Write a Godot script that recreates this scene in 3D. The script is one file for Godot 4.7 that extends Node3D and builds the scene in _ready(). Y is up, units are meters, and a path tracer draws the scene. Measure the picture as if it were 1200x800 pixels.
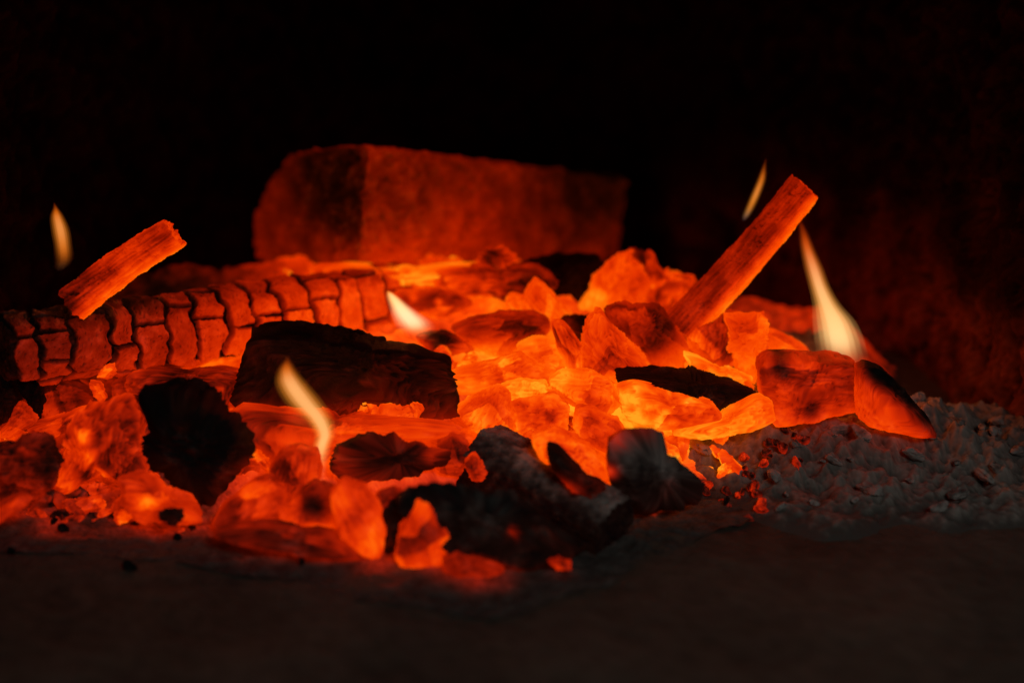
extends Node3D
# A bed of glowing embers in a dark masonry oven: logs, sticks and coals, each a solid of its own, with small flames.

var noise := FastNoiseLite.new()
var cells := FastNoiseLite.new()
var rng := RandomNumberGenerator.new()
var hot: StandardMaterial3D       # char and ash whose own heat glows: UV2.x carries the temperature
var fire: StandardMaterial3D
var cold_ash: StandardMaterial3D
var taken := {}


func numbered(called: String) -> String:
	var n: int = taken.get(called, 0)
	taken[called] = n + 1
	return called if n == 0 else "%s_%03d" % [called, n]


func tag(o: Node, label: String, category: String, group := "", kind := "") -> void:
	if label: o.set_meta("label", label)
	if category: o.set_meta("category", category)
	if group: o.set_meta("group", group)
	if kind: o.set_meta("kind", kind)


func put(called: String, mesh: Mesh, material: Material, where := Vector3.ZERO, parent: Node = self) -> MeshInstance3D:
	var o := MeshInstance3D.new()
	o.name = numbered(called) if parent == self else called
	o.mesh = mesh
	o.material_override = material
	o.position = where
	parent.add_child(o, true)
	return o


func n3(p: Vector3, f: float) -> float:
	return noise.get_noise_3d(p.x * f, p.y * f, p.z * f)


# ---- meshes ---------------------------------------------------------------------------------------------------
func surface(pts: PackedVector3Array, idx: PackedInt32Array, heat: PackedFloat32Array, cols: PackedColorArray, closed: bool) -> ArrayMesh:
	var nor := PackedVector3Array()
	nor.resize(pts.size())
	var volume := 0.0
	for k in range(0, idx.size(), 3):
		var a := pts[idx[k]]
		var b := pts[idx[k + 1]]
		var c := pts[idx[k + 2]]
		var n := (b - a).cross(c - a)
		volume += a.dot(b.cross(c)) if closed else n.y
		nor[idx[k]] += n
		nor[idx[k + 1]] += n
		nor[idx[k + 2]] += n
	var turn := 1.0 if volume > 0 else -1.0
	for k in nor.size():
		nor[k] = (nor[k] * turn).normalized()
	if volume > 0:
		for k in range(0, idx.size(), 3):
			var s := idx[k + 1]
			idx[k + 1] = idx[k + 2]
			idx[k + 2] = s
	var uv2 := PackedVector2Array()
	uv2.resize(pts.size())
	for k in pts.size():
		uv2[k] = Vector2(clampf(heat[k], 0.004, 0.996), 0.5)
	var arrays := []
	arrays.resize(Mesh.ARRAY_MAX)
	arrays[Mesh.ARRAY_VERTEX] = pts
	arrays[Mesh.ARRAY_NORMAL] = nor
	arrays[Mesh.ARRAY_TEX_UV2] = uv2
	arrays[Mesh.ARRAY_COLOR] = cols
	arrays[Mesh.ARRAY_INDEX] = idx
	var m := ArrayMesh.new()
	m.add_surface_from_arrays(Mesh.PRIMITIVE_TRIANGLES, arrays)
	return m


func ball_index(rings: int, segs: int) -> PackedInt32Array:   # pole, rings x segs, pole
	var idx := PackedInt32Array()
	var last := rings * segs + 1
	for j in segs:
		var k := (j + 1) % segs
		idx.append_array([0, 1 + j, 1 + k])
		idx.append_array([last, last - segs + k, last - segs + j])
	for i in rings - 1:
		for j in segs:
			var k := (j + 1) % segs
			var a := 1 + i * segs
			var b := a + segs
			idx.append_array([a + j, b + j, b + k, a + j, b + k, a + k])
	return idx


# Looks of a piece: base heat, hot or cold spots [x, y, radius, change], grain angle, how ashy it is, noise shares.
func skin_of(p: Vector3, q: Vector3, o: Dictionary, rise := 0.0) -> Array:   # [heat, colour, relief along the outward direction]
	var along: Vector3 = o.along
	var s: float = p.dot(along)
	var r: Vector3 = q - along * (q.dot(along))
	var grain := noise.get_noise_3d(r.x * 260.0 + along.x * s * 22.0, r.y * 260.0 + along.y * s * 22.0, r.z * 260.0 + along.z * s * 22.0)
	var low := n3(q, 22.0)
	var mid := n3(q, 70.0)
	var fine := n3(q, 330.0)
	var crack := 0.0
	if o.crack != 0.0:
		crack = clampf((1.0 - absf(noise.get_noise_3d(q.x * o.crack_f + mid * 0.6, q.y * o.crack_f, q.z * o.crack_f + 7.7)) - 0.955) / 0.04, 0, 1)
	var heat: float = o.base + low * o.low + mid * o.mid + grain * o.grain + fine * o.fine + crack * o.crack
	for b in o.spots:
		var dx: float = p.x - b[0]
		var dy: float = p.y - b[1]
		heat += b[3] * exp(-(dx * dx + dy * dy) / (b[2] * b[2]))
	var relief: float = o.rough * (low * 0.55 + mid * 0.35 + grain * o.grain_relief) + fine * 0.0007 - crack * 0.0022
	if o.flake > 0.0:
		var cell := cells.get_noise_3d(q.x * o.flake + low * 0.4, q.y * o.flake * 1.6 + mid * 0.3, q.z * o.flake)
		relief += o.rough * 0.7 * (cell + 0.5)
		heat -= (0.5 + cell) * 0.14
	var a := clampf(o.ash + o.ash_top * rise + low * 0.25 + mid * 0.25 + fine * 0.1, 0.0, 1.0)
	var shade := 0.015 + 0.42 * a * a * a
	return [heat, Color(shade * 1.02, shade, shade * 0.95), relief]


func gap_heat(x: float, y: float) -> float:
	return 0.42 + 0.53 * exp(-pow((x - 0.08) / 0.2, 2.0) - pow((y - 0.09) / 0.075, 2.0)) + 0.2 * exp(-pow((x + 0.13) / 0.13, 2.0) - pow((y - 0.135) / 0.03, 2.0)) + 0.13 * exp(-pow((x + 0.22) / 0.12, 2.0) - pow((y - 0.03) / 0.05, 2.0))


func looks(o: Dictionary) -> Dictionary:
	var d := {"base": 0.5, "low": 0.15, "mid": 0.05, "grain": 0.08, "fine": 0.03, "crack": -0.13, "crack_f": 34.0, "spots": [], "rough": 0.003, "grain_relief": 0.3, "rim": 0.8, "facet": 0.14, "warm": 0.04, "flake": 0.0, "ash": 0.22, "angle": 0.0, "e": 0.6, "facets": 12, "cut": 0.45, "seed": 1, "segs": 84, "rings": 60, "ash_top": 0.0, "base_at": Vector3.ZERO, "round": 3}
	d.merge(o, true)
	d.along = Vector3(cos(deg_to_rad(d.angle)), sin(deg_to_rad(d.angle)), 0.0)
	return d


# A solid lump: its widest outline in its own x-y plane, swelling depth metres to the front and to the back, with flat broken faces.
func lump(outline: PackedVector2Array, depth: float, o: Dictionary) -> ArrayMesh:
	var d := looks(o)
	rng.seed = 100 + d.seed
	var off := Vector3(rng.randf() * 90, rng.randf() * 90, rng.randf() * 90) * 0.1
	var c := Vector2.ZERO
	for v in outline:
		c += v / outline.size()
	var reach := PackedFloat32Array()
	reach.resize(360)
	for k in 360:
		var dir := Vector2.from_angle(k * TAU / 360.0)
		var best := 0.002
		for i in outline.size():
			var a := outline[i] - c
			var e := outline[(i + 1) % outline.size()] - outline[i]
			var den := dir.cross(e)
			if absf(den) < 1e-9: continue
			var t := a.cross(e) / den
			var u := a.cross(dir) / den
			if t > 0 and u >= -0.001 and u <= 1.001: best = maxf(best, t)
		reach[k] = best
	var even := reach.duplicate()
	var wide: int = d.round
	for k in 360:
		var sum := 0.0
		for i in range(-wide, wide + 1): sum += even[posmod(k + i, 360)]
		reach[k] = sum / (2 * wide + 1)
	var planes := []
	for k in d.facets:
		var front := 1.0 if k % 3 < 2 else -1.0
		var tilt := rng.randf_range(0.05, 1.0)
		var way := rng.randf() * TAU
		planes.append([Vector3(sin(tilt) * cos(way), sin(tilt) * sin(way), front * cos(tilt)), rng.randf_range(-1, 1) * d.facet, lerpf(1.0, maxf(sin(tilt) * 1.02, 0.5), rng.randf_range(0.2, 1.0) * d.cut * 2.0)])
	var rings: int = d.rings
	var segs: int = d.segs
	var pts := PackedVector3Array()
	var heat := PackedFloat32Array()
	var cols := PackedColorArray()
	for i in rings + 2:
		var a := PI * i / (rings + 1)
		var count := 1 if i == 0 or i == rings + 1 else segs
		for j in count:
			var b := TAU * j / segs
			var dir := Vector3(cos(a), sin(a) * cos(b), sin(a) * sin(b))
			var flat := Vector2(dir.x, dir.y).length()
			var turn := fposmod(atan2(dir.y, dir.x), TAU) * 360.0 / TAU
			var k := int(turn) % 360
			var far := lerpf(reach[k], reach[(k + 1) % 360], turn - floorf(turn))
			var w := Vector3.ZERO
			if flat > 1e-6:
				var s := pow(flat, d.e)
				w = Vector3(dir.x / flat * s, dir.y / flat * s, 0)
			w.z = signf(dir.z) * pow(absf(dir.z), d.e)
			var f := 1.0
			var face := 0.0
			for pl in planes:
				var m: float = w.dot(pl[0])
				if m * f > pl[2]:
					f = pl[2] / m
					face = pl[1]
			var p := Vector3(c.x + w.x * far * f, c.y + w.y * far * f, w.z * depth * f)
			var look := skin_of(p, p + off, d, dir.y)
			pts.append(p + dir * look[2])
			# where a piece touches its neighbours the heat is that of the gaps between them
			var touch: float = d.rim * pow(1.0 - absf(w.z), 1.15) * lerpf(0.4, 1.0, smoothstep(0.5, -0.5, dir.y)) * clampf(0.9 + n3(p + off, 40.0) * 0.7, 0, 1)
			heat.append(lerpf(look[0] + face - d.warm * dir.y, gap_heat(p.x + d.base_at.x, p.y + d.base_at.y), touch))
			cols.append(look[1])
	return surface(pts, ball_index(rings, segs), heat, cols, true)


# A split piece of wood: a section carried from one end to the other, with closed ends.
func billet(section: PackedVector2Array, a: Vector3, b: Vector3, side: Vector3, shrink: float, o: Dictionary) -> ArrayMesh:
	var d := looks(o)
	rng.seed = 500 + d.seed
	var off := Vector3(rng.randf() * 9, rng.randf() * 9, rng.randf() * 9)
	var axis := (b - a).normalized()
	var up := side.cross(axis).normalized()
	if up.y < 0: up = -up
	d.along = axis
	var segs: int = d.segs
	var ring := PackedVector2Array()
	var total := 0.0
	var mid := Vector2.ZERO
	for i in section.size():
		total += section[i].distance_to(section[(i + 1) % section.size()])
		mid += section[i] / section.size()
	for j in segs:
		var want := total * j / segs
		for i in section.size():
			var len := section[i].distance_to(section[(i + 1) % section.size()])
			if want <= len:
				ring.append(section[i].lerp(section[(i + 1) % section.size()], want / len))
				break
			want -= len
	var soft := PackedVector2Array()
	soft = ring
	for k in int(d.get("soften", 1)):
		ring = soft
		soft = PackedVector2Array()
		for j in segs: soft.append((ring[posmod(j - 1, segs)] + ring[j] * 2.0 + ring[(j + 1) % segs]) / 4.0)
	var cap: int = d.get("cap", 12)
	var rows := []          # [place along, scale of the section]
	for i in range(1, cap): rows.append([0.0, float(i) / cap])
	var n: int = d.rings
	for i in n + 1: rows.append([float(i) / n, 1.0])
	for i in range(1, cap): rows.append([1.0, 1.0 - float(i) / cap])
	var pts := PackedVector3Array()
	var heat := PackedFloat32Array()
	var cols := PackedColorArray()
	var bow: Vector3 = d.get("bow", Vector3.ZERO)
	for i in rows.size() + 2:
		var row: Array = [0.0, 0.0] if i == 0 else [1.0, 0.0] if i == rows.size() + 1 else rows[i - 1]
		for j in (1 if row[1] == 0.0 else segs):
			var v: Vector2 = mid + (soft[j] - mid) * row[1] * lerpf(1.0, shrink, row[0])
			var p: Vector3 = a.lerp(b, row[0]) + side * v.x + up * v.y + bow * sin(PI * row[0])
			var out: Vector3 = side * (v.x - mid.x) + up * (v.y - mid.y)
			out = out.normalized() if row[1] > 0.97 else axis * (1.0 if row[0] > 0.5 else -1.0)
			var ragged: float = d.get("ragged", 0.0) * n3(Vector3(v.x, v.y, row[0]) + off, 110.0) * (1.0 if row[1] < 0.999 or row[0] in [0.0, 1.0] else 0.0)
			var look := skin_of(p, p + off, d, out.y)
			pts.append(p + out * look[2] + axis * ragged)
			var more := 0.0
			if row[1] < 0.999:
				more = d.get("end_heat", 0.0)
				for s in d.get("end_spots", []): more += s[3] * exp(-(Vector2(p.x - s[0], p.y - s[1]).length_squared()) / (s[2] * s[2]))
			else:
				for w in d.get("sides", []): more += w[3] * maxf(0.0, out.dot(Vector3(w[0], w[1], w[2])))
			heat.append(look[0] + more)
			cols.append(look[1])
	return surface(pts, ball_index(rows.size(), segs), heat, cols, true)


func sheet(nx: int, nz: int, at: Callable) -> ArrayMesh:   # at(u, v) -> [point, heat, colour]
	var pts := PackedVector3Array()
	var heat := PackedFloat32Array()
	var cols := PackedColorArray()
	for i in nx + 1:
		for j in nz + 1:
			var got: Array = at.call(float(i) / nx, float(j) / nz)
			pts.append(got[0])
			heat.append(got[1])
			cols.append(got[2])
	var idx := PackedInt32Array()
	for i in nx:
		for j in nz:
			var k := i * (nz + 1) + j
			idx.append_array([k, k + nz + 1, k + nz + 2, k, k + nz + 2, k + 1])
	return surface(pts, idx, heat, cols, false)


# ---- things ---------------------------------------------------------------------------------------------------
func coal(called: String, label: String, category: String, base: Vector3, depth: float, outline: Array, o: Dictionary, group := "") -> MeshInstance3D:
	var flat := PackedVector2Array()
	for k in range(0, outline.size(), 2):
		flat.append(Vector2(outline[k], outline[k + 1]))
	o.base_at = base
	var piece := put(called, lump(flat, depth, o), hot, base)
	tag(piece, label, category, group)
	return piece


# A small flame: three nested bodies of thin burning gas along a bent line; rows are [x, y, half width, thickness of gas, r, g, b].
func flame(label: String, base: Vector3, rows: Array, glow: float) -> void:
	var curve := []
	for k in 5: curve.append(Curve.new())
	var n := 64
	var segs := 28
	var outer := ArrayMesh.new()
	var core := ArrayMesh.new()
	for shell in [[1.08, 0.12], [0.86, 0.26], [0.64, 0.42], [0.4, 0.55]]:
		var pts := PackedVector3Array()
		var heat := PackedFloat32Array()
		var cols := PackedColorArray()
		for i in n + 2:
			var t := clampf(float(i) / (n + 1), 0.0, 1.0) * (rows.size() - 1)
			var k := mini(int(t), rows.size() - 2)
			var f := t - k
			var v := []
			for c in 7:
				var p0: float = rows[maxi(k - 1, 0)][c]
				var p1: float = rows[k][c]
				var p2: float = rows[k + 1][c]
				var p3: float = rows[mini(k + 2, rows.size() - 1)][c]
				v.append(0.5 * (2.0 * p1 + (p2 - p0) * f + (2.0 * p0 - 5.0 * p1 + 4.0 * p2 - p3) * f * f + (3.0 * p1 - p0 - 3.0 * p2 + p3) * f * f * f))
			var pole := i == 0 or i == n + 1
			var col := Color(maxf(v[4], 0), maxf(v[5], 0), maxf(v[6], 0)).srgb_to_linear()
			col = col.lerp(Color(1.0, 0.86, 0.5), (0.4 if shell[0] < 0.5 else 0.2 if shell[0] < 0.7 else 0.0) * smoothstep(0.2, 0.6, v[3]))
			col.a = clampf(v[3] * shell[1], 0.0, 1.0)
			for j in (1 if pole else segs):
				var b := TAU * j / segs
				var r: float = 0.0 if pole else maxf(v[2], 0.0002) * shell[0]
				pts.append(Vector3(v[0] + cos(b) * r, v[1], sin(b) * r * 0.8))
				heat.append(0.0)
				cols.append(Color(col.r, col.g, col.b, col.a * (0.12 + 0.88 * absf(sin(b)))))
		var part := surface(pts, ball_index(n, segs), heat, cols, true)
		(outer if shell[0] > 0.7 else core).add_surface_from_arrays(Mesh.PRIMITIVE_TRIANGLES, part.surface_get_arrays(0))
	var o := put("flame", outer, fire, base)
	put("flame_core", core, fire, Vector3.ZERO, o)
	tag(o, label, "flame")
	var lamp := OmniLight3D.new()
	lamp.name = "flame_light"
	var r0: Array = rows[int(rows.size() / 2)]
	lamp.position = Vector3(r0[0], r0[1], 0)
	lamp.light_color = Color(1.0, 0.42, 0.1)
	lamp.light_energy = glow * 0.5
	lamp.light_size = 0.01
	lamp.omni_range = 4.0
	lamp.omni_attenuation = 2.0
	lamp.shadow_enabled = true
	o.add_child(lamp)


func _ready() -> void:
	# camera: long lens, low over the hearth, focused on the middle of the embers
	var eye := Camera3D.new()
	eye.name = "camera"
	var lens := CameraAttributesPhysical.new()
	lens.frustum_focal_length = 12.0 / tan(deg_to_rad(11.93))
	lens.frustum_focus_distance = 1.6
	lens.exposure_aperture = 1.4
	lens.frustum_near = 0.05
	lens.frustum_far = 60.0
	eye.attributes = lens
	add_child(eye)
	eye.position = Vector3(0, 0.6285, 1.4266)
	eye.rotation_degrees.x = -18.0
	# no sky: the oven is dark, the embers light it, and a little room light falls in from the front
	var world := WorldEnvironment.new()
	world.name = "world"
	var e := Environment.new()
	e.background_mode = Environment.BG_COLOR
	e.background_color = Color.BLACK
	e.tonemap_mode = Environment.TONE_MAPPER_LINEAR
	e.tonemap_exposure = 1.0
	e.sdfgi_enabled = true
	e.ssao_enabled = true
	e.ssil_enabled = true
	world.environment = e
	add_child(world)
	var room := AreaLight3D.new()
	room.name = "room_light"
	room.area_size = Vector2(0.7, 0.5)
	room.light_color = Color(1.0, 0.98, 0.94)
	room.light_energy = 0.46
	room.area_range = 8.0
	room.shadow_enabled = true
	add_child(room)
	room.look_at_from_position(Vector3(0.62, 1.42, 1.95), Vector3(0.4, 0.0, 0.0))
	for a in [[Vector3(0.0, 0.22, -0.12), 0.003], [Vector3(0.22, 0.2, -0.14), 0.003], [Vector3(-0.25, 0.12, 0.03), 0.001]]:
		var glow := OmniLight3D.new()
		glow.name = numbered("ember_glow_light")
		glow.position = a[0]
		glow.light_color = Color(1.0, 0.22, 0.0)
		glow.light_energy = a[1]
		glow.light_size = 0.03
		glow.omni_range = 5.0
		glow.omni_attenuation = 2.0
		glow.shadow_enabled = true
		add_child(glow)
	noise.seed = 11
	noise.noise_type = FastNoiseLite.TYPE_SIMPLEX
	noise.frequency = 1.0
	noise.fractal_type = FastNoiseLite.FRACTAL_FBM
	noise.fractal_octaves = 2
	cells.seed = 5
	cells.noise_type = FastNoiseLite.TYPE_CELLULAR
	cells.frequency = 1.0
	cells.fractal_type = FastNoiseLite.FRACTAL_NONE
	cells.cellular_return_type = FastNoiseLite.RETURN_DISTANCE
	materials()
	oven()
	shade_beam()
	embers()
	logs()
	coal("charred_firewood", "black lump under the right half of the back log", "charred wood", Vector3(0.0561, 0.0636, -0.36), 0.06, [-0.0707, 0.0687, -0.0171, 0.0819, 0.0414, 0.0869, 0.0615, 0.0565, 0.0426, 0.0135, 0.0151, 0, -0.0168, 0.0361, -0.0561, 0.0412], {"seed": 1, "base": 0.1, "rim": 0, "facet": 0.03, "low": 0.06, "mid": 0.04, "grain": 0.05, "fine": 0.03, "ash": 0.12, "rough": 0.007})  # black body below the back log
	coal("glowing_coal", "dark red slab under the middle of the back log", "coal", Vector3(-0.0213, 0.1175, -0.3), 0.03, [-0.0732, 0.0315, -0.0165, 0.0394, 0.0496, 0.0374, 0.0734, 0.0197, 0.0593, 0, 0.0118, 0.002, -0.0357, 0.0049, -0.0687, 0.0148], {"seed": 71, "base": 0.48, "rough": 0.01, "flake": 45, "mid": 0.12, "e": 0.8, "spots": [[-0.0733, 0.0247, 0.0326, 0.3], [0.0591, 0.0247, 0.0479, -0.28]]})
	coal("glowing_coal", "broad glowing crust along the foot of the back log", "coal", Vector3(-0.1194, 0.131, -0.315), 0.03, [-0.1234, 0.0198, -0.0975, 0.0257, -0.0424, 0.0198, 0.0241, 0.0158, 0.0813, 0.0178, 0.1099, 0.0237, 0.1051, 0.0099, 0.043, 0, -0.0239, 0, -0.0763, 0.004], {"seed": 3, "base": 0.84, "rough": 0.012, "mid": 0.2, "flake": 60, "crack": -0.2, "crack_f": 40, "spots": [[-0.0902, 0.0168, 0.0242, -0.1]]})
	coal("glowing_coal", "crumbly orange lump below the dark notch of the back log", "coal", Vector3(-0.0177, 0.1462, -0.31), 0.02, [-0.0202, 0.0177, -0.0088, 0.0275, 0.0082, 0.0275, 0.0177, 0.0177, 0.0139, 0.002, -0.0108, 0], {"seed": 4, "base": 0.55, "rough": 0.012, "flake": 80, "spots": [[-0.0088, 0.0157, 0.0116, -0.2]]})
	coal("glowing_coal", "flat bright ember behind the small middle flame", "coal", Vector3(-0.0568, 0.0861, -0.3309), 0.0234, [-0.0686, 0.0374, -0.0203, 0.0444, 0.0327, 0.0404, 0.0665, 0.0273, 0.0617, 0.0071, 0.018, 0, -0.0305, 0.0041, -0.0594, 0.0142], {"seed": 5, "base": 0.72, "angle": 0, "e": 0.7, "spots": [[-0.0107, 0.0363, 0.0293, 0.1]]})
	coal("glowing_coal", "dark red flake with two bright spots beside the middle flame", "coal", Vector3(-0.0834, 0.0973, -0.288), 0.0202, [-0.0466, 0.0335, -0.0108, 0.0325, 0.0034, 0.0355, 0.0269, 0.0286, 0.0419, 0.0178, 0.0219, 0.0079, -0.0066, 0, -0.0301, 0.0079], {"seed": 6, "base": 0.5, "angle": 5, "e": 0.7, "crack": 0, "spots": [[-0.025, 0.0286, 0.0048, 0.3], [0.0032, 0.0237, 0.0048, 0.3], [-0.0113, 0, 0.0152, 0.2]]})
	coal("glowing_coal", "bright orange wedge leaning right with a peaked top", "coal", Vector3(0.0319, 0.0669, -0.2418), 0.0414, [-0.0392, 0.0659, -0.0319, 0.0726, -0.0209, 0.0678, -0.0072, 0.0907, 0.0047, 0.085, 0.0326, 0.0505, 0.0514, 0.0195, 0.0378, 0, 0.0144, 0.0195, -0.0135, 0.0467, -0.0282, 0.0524], {"seed": 7, "base": 0.72, "angle": -50, "grain": 0.1, "cut": 0.5})
	coal("glowing_coal", "large orange coal peaked behind the fire, left of the long stick", "coal", Vector3(0.1157, 0.0756, -0.3126), 0.0402, [-0.0446, 0.0161, -0.0297, 0.0461, -0.0177, 0.0699, -0.0019, 0.0886, 0.0151, 0.0925, 0.0286, 0.0837, 0.0388, 0.058, 0.0355, 0.0362, 0.0089, 0.0262, -0.0041, 0.0081, -0.029, 0], {"seed": 8, "base": 0.68, "angle": 70, "grain": 0.08, "cut": 0.6, "flake": 18, "rough": 0.012, "spots": [[-0.006, 0.058, 0.0434, 0.06], [0.0326, 0.0382, 0.0193, -0.06]]})
	coal("glowing_coal", "ragged red coal with a curled rim behind the stick foot", "coal", Vector3(0.1649, 0.0832, -0.3205), 0.0327, [-0.0296, 0.0818, -0.0125, 0.0858, -0.0028, 0.0759, -0.0044, 0.066, 0.0122, 0.0531, 0.0323, 0.0551, 0.0346, 0.0432, 0.0185, 0.0061, -0.018, 0, -0.0303, 0.0282], {"seed": 9, "base": 0.52, "rough": 0.014, "flake": 40, "angle": 30, "mid": 0.2, "spots": [[-0.02, 0.0799, 0.0097, -0.25], [-0.0116, 0.0482, 0.0097, 0.2], [0.0128, 0.0352, 0.0136, 0.15]]})
	coal("charred_firewood", "dark red lens-shaped coal with an orange underside", "charred wood", Vector3(-0.0077, 0.081, -0.2084), 0.0253, [-0.0592, 0.0334, -0.0393, 0.0429, -0.0058, 0.0485, 0.0303, 0.0485, 0.0484, 0.041, 0.0475, 0.0277, 0.0277, 0.0115, 0.0077, 0, -0.015, 0.0029, -0.0422, 0.0182], {"seed": 10, "base": 0.4, "angle": 12, "grain": 0.1, "ash": 0.2, "e": 0.75, "low": 0.08, "spots": [[-0.0284, 0.0429, 0.0145, -0.12], [0.0439, 0.0391, 0.0163, -0.1], [-0.0196, 0.0048, 0.0272, 0.32], [0.0123, 0.0019, 0.0272, 0.25], [0.044, 0.021, 0.0145, 0.12]]})
	coal("charred_firewood", "small dark crumb in front of the lens-shaped coal", "charred wood", Vector3(-0.0719, 0.0824, -0.2042), 0.017, [-0.0312, 0.0238, -0.0184, 0.0276, 0.0014, 0.0267, 0.0221, 0.0181, 0.032, 0.0057, 0.0083, 0, -0.0143, 0.0048], {"seed": 11, "base": 0.38, "angle": -15, "grain": 0.12, "ash": 0.2, "spots": [[-0.0049, 0.0238, 0.0127, -0.25], [0.022, 0.0048, 0.0145, 0.12]]})
	coal("charred_firewood", "small black coal in the notch between the two orange peaks", "charred wood", Vector3(0.0747, 0.0866, -0.2235), 0.0205, [-0.0218, 0.0307, -0.0054, 0.0364, 0.0092, 0.0336, 0.0205, 0.0135, 0.0115, 0, -0.0014, 0.0087, -0.0125, 0.0192], {"seed": 12, "base": 0.2, "rim": 0, "facet": 0.03, "low": 0.06, "mid": 0.04, "grain": 0.05, "fine": 0.03, "ash": 0.12, "rough": 0.007, "spots": [[-0.0126, 0.025, 0.0092, 0.15], [0.0078, 0.0019, 0.0092, 0.15]]})
	coal("charred_firewood", "dark rounded coal with a glowing front rib at the stick foot", "charred wood", Vector3(0.1401, 0.0755, -0.177), 0.0354, [-0.0463, 0.0636, -0.0323, 0.072, -0.0093, 0.0738, 0.0084, 0.071, 0.0284, 0.0544, 0.0407, 0.0301, 0.0387, 0.0076, 0.0139, 0, -0.0106, 0.0151, -0.0316, 0.0395], {"seed": 13, "base": 0.3, "low": 0.1, "mid": 0.08, "ash": 0.15, "angle": -40, "rough": 0.009, "spots": [[-0.0146, 0.072, 0.016, 0.2], [0.0109, 0.046, 0.0196, -0.12], [0.0384, 0.0179, 0.0231, 0.2], [-0.0291, 0.046, 0.0125, -0.15], [0.0121, 0.0019, 0.0231, 0.2]]})
	coal("glowing_coal", "curved glowing shard lying against the dark rounded coal", "coal", Vector3(0.1019, 0.0732, -0.1458), 0.0354, [-0.0254, 0.0645, -0.0099, 0.0736, 0.006, 0.0591, 0.0275, 0.0352, 0.0456, 0.0112, 0.023, 0.0019, -0.007, 0.0075, -0.028, 0, -0.0318, 0.026], {"seed": 14, "base": 0.62, "angle": -50, "grain": 0.14, "rough": 0.009, "cut": 0.5, "spots": [[0.016, 0.0426, 0.0122, 0.14], [-0.0143, 0.026, 0.0175, -0.06]]})
	coal("glowing_coal", "upright orange flake below the small black coal", "coal", Vector3(0.0641, 0.0767, -0.1519), 0.0256, [-0.0248, 0.061, -0.0117, 0.061, 0.006, 0.0371, 0.0219, 0.0316, 0.0186, 0.0158, 0.01, 0, -0.0041, 0.0056, -0.0158, 0.0297], {"seed": 15, "base": 0.62, "angle": -70, "grain": 0.12, "spots": [[0.0149, 0.0297, 0.007, 0.2], [-0.0046, 0.0436, 0.0175, -0.1]]})
	coal("glowing_coal", "flat orange tile with a bright rim in the middle of the bed", "coal", Vector3(0.0346, 0.0784, -0.1711), 0.0205, [-0.0292, 0.0272, -0.008, 0.0365, 0.0168, 0.0347, 0.0224, 0.0122, 0.0207, 0.0009, 0.0011, 0, -0.0239, 0.0028], {"seed": 16, "base": 0.75, "angle": 10, "e": 0.8, "spots": [[-0.0239, 0.0047, 0.0089, 0.15], [0.0009, 0.0337, 0.0177, 0.1], [0.001, 0.0141, 0.0142, -0.1]]})
	coal("glowing_coal", "long orange slab sloping across the middle of the bed", "coal", Vector3(-0.0087, 0.0606, -0.1444), 0.0241, [-0.0544, 0.0261, -0.0176, 0.0354, 0.0174, 0.0464, 0.0438, 0.0298, 0.0658, 0.0205, 0.0439, 0.0093, -0.0001, 0.0093, -0.0442, 0, -0.0546, 0.0112], {"seed": 17, "base": 0.81, "angle": 12, "grain": 0.1, "e": 0.8, "spots": [[0.0087, 0.0233, 0.0349, -0.12], [-0.0265, 0.0065, 0.0262, 0.08]]})
	coal("glowing_coal", "bright yellow-orange coal at the heart of the fire", "coal", Vector3(0.0153, 0.0572, -0.1132), 0.0181, [-0.0282, 0.0239, -0.0067, 0.0312, 0.0192, 0.0276, 0.0245, 0.0074, 0.0064, 0, -0.0153, 0.0055], {"seed": 18, "base": 0.88, "e": 0.8, "low": 0.1})
	coal("glowing_coal", "orange coal with a red shoulder beside the black plank", "coal", Vector3(-0.0217, 0.0409, -0.0648), 0.027, [-0.032, 0.0342, -0.0151, 0.0467, 0.0084, 0.0547, 0.02, 0.0485, 0.0251, 0.0235, 0.0217, 0, -0.0036, 0.0036, -0.0245, 0.0217], {"seed": 19, "base": 0.75, "angle": 60, "grain": 0.08, "spots": [[0.0007, 0.0324, 0.0116, -0.16], [-0.0245, 0.0217, 0.0099, -0.12]]})
	coal("glowing_coal", "broad glowing coal right of the fire heart", "coal", Vector3(0.0262, 0.0397, -0.0589), 0.0259, [-0.0295, 0.0448, -0.0078, 0.0501, 0.0155, 0.0519, 0.0306, 0.0395, 0.0276, 0.0135, 0.0075, 0, -0.0161, 0.0072, -0.0278, 0.0216], {"seed": 20, "base": 0.71, "cut": 0.5, "mid": 0.14, "spots": [[0.014, 0.0359, 0.0099, -0.2], [-0.0095, 0.0448, 0.0165, 0.08]]})
	coal("glowing_coal", "orange coal with a pale top in the middle of the bed", "coal", Vector3(0.0726, 0.0538, -0.1075), 0.0237, [-0.0366, 0.0384, -0.0229, 0.0457, 0.0045, 0.0439, 0.0261, 0.0348, 0.0395, 0.0129, 0.0242, 0, -0.0053, 0.0074, -0.0295, 0.0184], {"seed": 21, "base": 0.75, "cut": 0.5, "spots": [[-0.0211, 0.0402, 0.0153, 0.14], [0.005, 0.0129, 0.017, -0.14]]})
	coal("glowing_coal", "flat glowing slab behind the grey square coal", "coal", Vector3(0.085, 0.0364, -0.0444), 0.0237, [-0.0221, 0.0463, -0.0022, 0.0445, 0.0186, 0.0357, 0.0299, 0.0161, 0.011, 0, -0.01, 0.009, -0.0252, 0.0268], {"seed": 22, "base": 0.71, "cut": 0.5, "angle": -30, "spots": [[-0.0146, 0.0445, 0.0131, -0.16], [0.0109, 0.0045, 0.0114, 0.1]]})
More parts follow.
